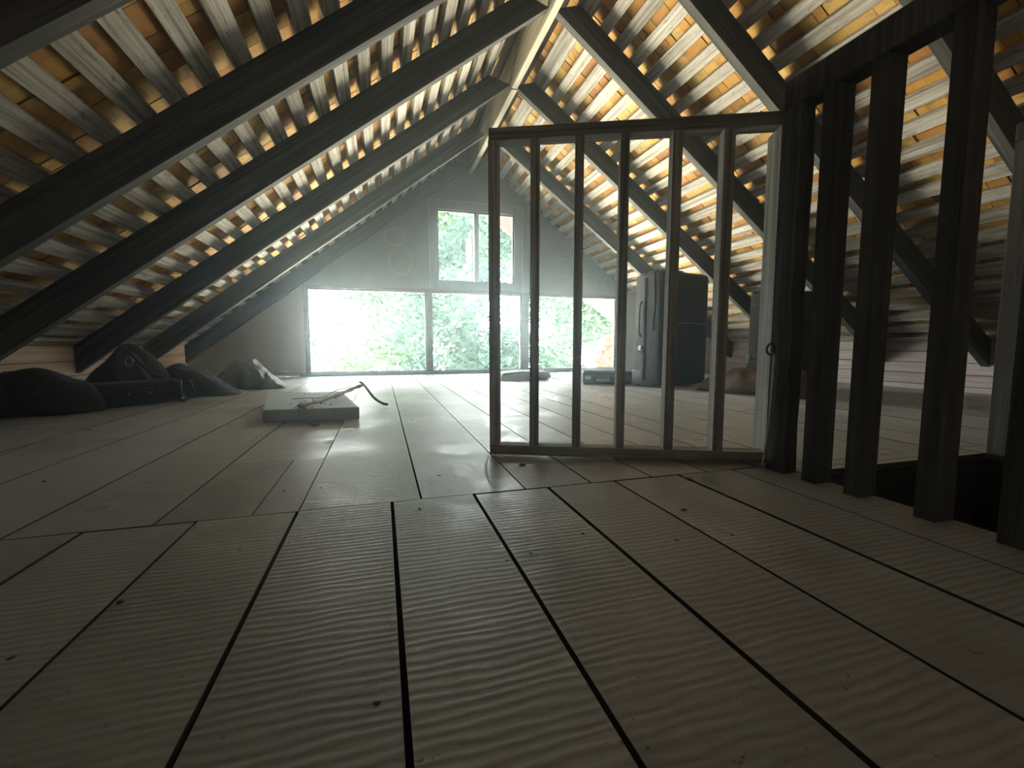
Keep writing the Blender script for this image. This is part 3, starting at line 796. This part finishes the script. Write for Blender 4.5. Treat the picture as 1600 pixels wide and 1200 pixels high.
LEAF = {
 'light': leafy('light_green_leaves', (.018, .046, .014), (.036, .076, .024)),
 'mid': leafy('mid_green_leaves', (.010, .034, .015), (.022, .055, .025)),
 'blue': leafy('blue_green_leaves', (.009, .028, .019), (.019, .046, .033)),
 'yellow': leafy('yellow_green_leaves', (.075, .085, .008), (.11, .11, .012)),
 'orange': leafy('orange_flower_petals', (.085, .018, .008), (.11, .04, .018)),
}
def tree(name, label, cat, group, leaf, blobs, n, size, base, top, r0, seed, br=()):
    root = finish(empty(name), label, cat, group)
    trunk(root, base, top, r0, br or [(b[0], b[1], b[2]) for b in blobs[:5]], seed)
    leaves('foliage', blobs, n, size, LEAF[leaf], root, seed)
    return root
G = 'trees beyond the windows'
tree('tree', 'tall blue-green tree filling the middle low window', 'tree', G, 'blue',
     [(1.3, 9.4, 1.0, 1.1, 1, 1.0), (2.2, 9.6, -.4, 1.3, 1, 1.1), (1.9, 9.8, 2.4, 1.1, 1, .9), (.9, 9.2, -.7, .9, .8, .8)], 13000, .085, (1.8, 9.9, -4), (1.9, 9.8, 2.6), .16, 11)
tree('tree', 'pale light-green tree behind the upper window panes', 'tree', G, 'light',
     [(1.3, 11.5, 3.3, 1.4, 1, .9), (3.0, 11.5, 3.2, 1.4, 1, .9), (-.2, 11.5, 3.2, 1.0, 1, .8)], 11000, .10, (2.0, 11.9, -4), (2.0, 11.6, 4.6), .18, 12)
tree('tree', 'mid-green tree filling the right low window', 'tree', G, 'mid',
     [(4.2, 9.4, 1.3, 1.3, 1, 1.0), (5.3, 9.6, .6, 1.2, 1, .9), (3.6, 9.2, -.5, 1.0, .8, .8), (5.0, 9.8, 2.6, 1.4, 1, .9)], 12000, .09, (4.5, 10, -4), (4.5, 9.8, 2.2), .16, 13)
tree('tree', 'loose light-green tree at the right of the left low window', 'tree', G, 'light',
     [(.4, 10.4, .5, .9, .8, .8), (-.2, 10.6, -.5, 1.1, .9, .7), (.5, 10.5, 1.9, .7, .8, .7)], 6000, .085, (.3, 10.8, -4), (.3, 10.6, 1.6), .10, 14)
bare = tree('tree', 'thin tree reaching bare grey branches across the left low window', 'tree', G, 'light',
     [(-1.5, 8.3, .9, .6, .6, .7), (-1.0, 8.2, -.45, .9, .6, .45), (-.9, 8.4, 1.4, .5, .5, .35)], 1500, .06, (-1.6, 6.4, -4), (-1.5, 6.35, 1.6), .07, 15, [(-1.5, 8.2, .9), (-1.0, 8.1, -.4)])
for r0, b in ((.016, [(-1.53, 6.35, 1.1), (-1.09, 6.3, .93), (-.8, 6.3, .81), (-.53, 6.3, .71), (-.14, 6.3, .52)]), (.013, [(-1.53, 6.35, .5), (-1.11, 6.3, .46), (-.85, 6.3, .43), (-.62, 6.3, .41), (-.3, 6.3, .32)]),
              (.014, [(-1.53, 6.35, .6), (-1.12, 6.3, .39), (-.85, 6.3, .25), (-.74, 6.3, .16), (-.56, 6.3, .05)]), (.009, [(-1.52, 6.35, 1.3), (-.97, 6.3, 1.11), (-.71, 6.3, 1.0), (-.4, 6.3, .8)]),
              (.007, [(-.83, 6.3, .81), (-.77, 6.32, .58), (-.65, 6.3, .46)]), (.006, [(-.6, 6.3, .73), (-.45, 6.35, .86), (-.3, 6.3, .9)]), (.006, [(-.9, 6.3, .28), (-.88, 6.3, .1), (-.8, 6.3, -.02)])):
    p_ = bez(b, 4); tubeo('branch', p_, [r0 * (1 - .75 * i / (len(p_) - 1)) for i in range(len(p_))], 'bark', bare, 6)
tree('tree', 'dense mid-green tree low behind the left low window', 'tree', G, 'mid',
     [(-2.2, 12.5, -.4, 1.5, 1, .9), (-.4, 12.5, -.6, 1.3, 1, .8), (-3.6, 12.5, .8, 1.2, 1, 1.0), (-.6, 12.4, 1.6, 1.1, .8, .9), (-2.4, 12.4, 2.4, .9, .8, .7)], 8000, .10, (-1.8, 12.8, -4), (-1.8, 12.6, .4), .14, 16)
tree('tree', 'broad tree far right, seen past the red eave board', 'tree', G, 'light',
     [(7.2, 11.0, 1.8, 1.6, 1, 1.5), (6.6, 11, 3.2, 1.5, 1, .8), (8.0, 11, 0, 1.5, 1, 1.2)], 7500, .10, (7.2, 11.4, -4), (7.2, 11.2, 2.5), .18, 17)
tree('shrub', 'yellow-green bush low in the left low window', 'shrub', None, 'yellow',
     [(.05, 7.3, -.28, .33, .3, .27), (.42, 7.4, -.40, .25, .25, .2)], 900, .06, (.1, 7.4, -4), (.1, 7.3, -.3), .03, 18)
tree('shrub', 'orange-flowered bush in the right corner of the low windows', 'shrub', None, 'orange',
     [(3.95, 7.3, .02, .36, .3, .42), (4.2, 7.4, .25, .25, .3, .25)], 1100, .05, (4.0, 7.5, -4), (4.0, 7.4, .2), .04, 19)
tree('shrub', 'dark green hedge bush low behind the middle window', 'shrub', None, 'mid',
     [(3.1, 7.9, -.55, 1.3, .5, .45), (1.9, 8.1, -.7, .9, .5, .4)], 3500, .06, (2.8, 8.1, -4), (2.8, 8.0, -.5), .06, 20)

# ------------------------------------------------------------------ haze volume added in the room to imitate lens glare
if HAZE:
    s = M('glare_haze'); s.n.remove(s.b)
    v = s.new('ShaderNodeVolumeScatter'); v.inputs['Density'].default_value = HAZE; v.inputs['Anisotropy'].default_value = .88
    v.inputs['Color'].default_value = (.80, .97, 1.0, 1)
    s.l.new(v.outputs[0], s.out.inputs['Volume'])
    bm = bmesh.new(); prism(bm, [(-1.65, -.0005), (3.55, -.0005), (3.55, .50), (RIDGE_X, 2.30), (-1.65, .44)], Y0 + .01, 4.585)
    hz = finish(obj('haze', bm, s.m), 'thin haze added to the attic air to imitate lens glare', 'haze', kind='stuff')
bpy.context.view_layer.update()
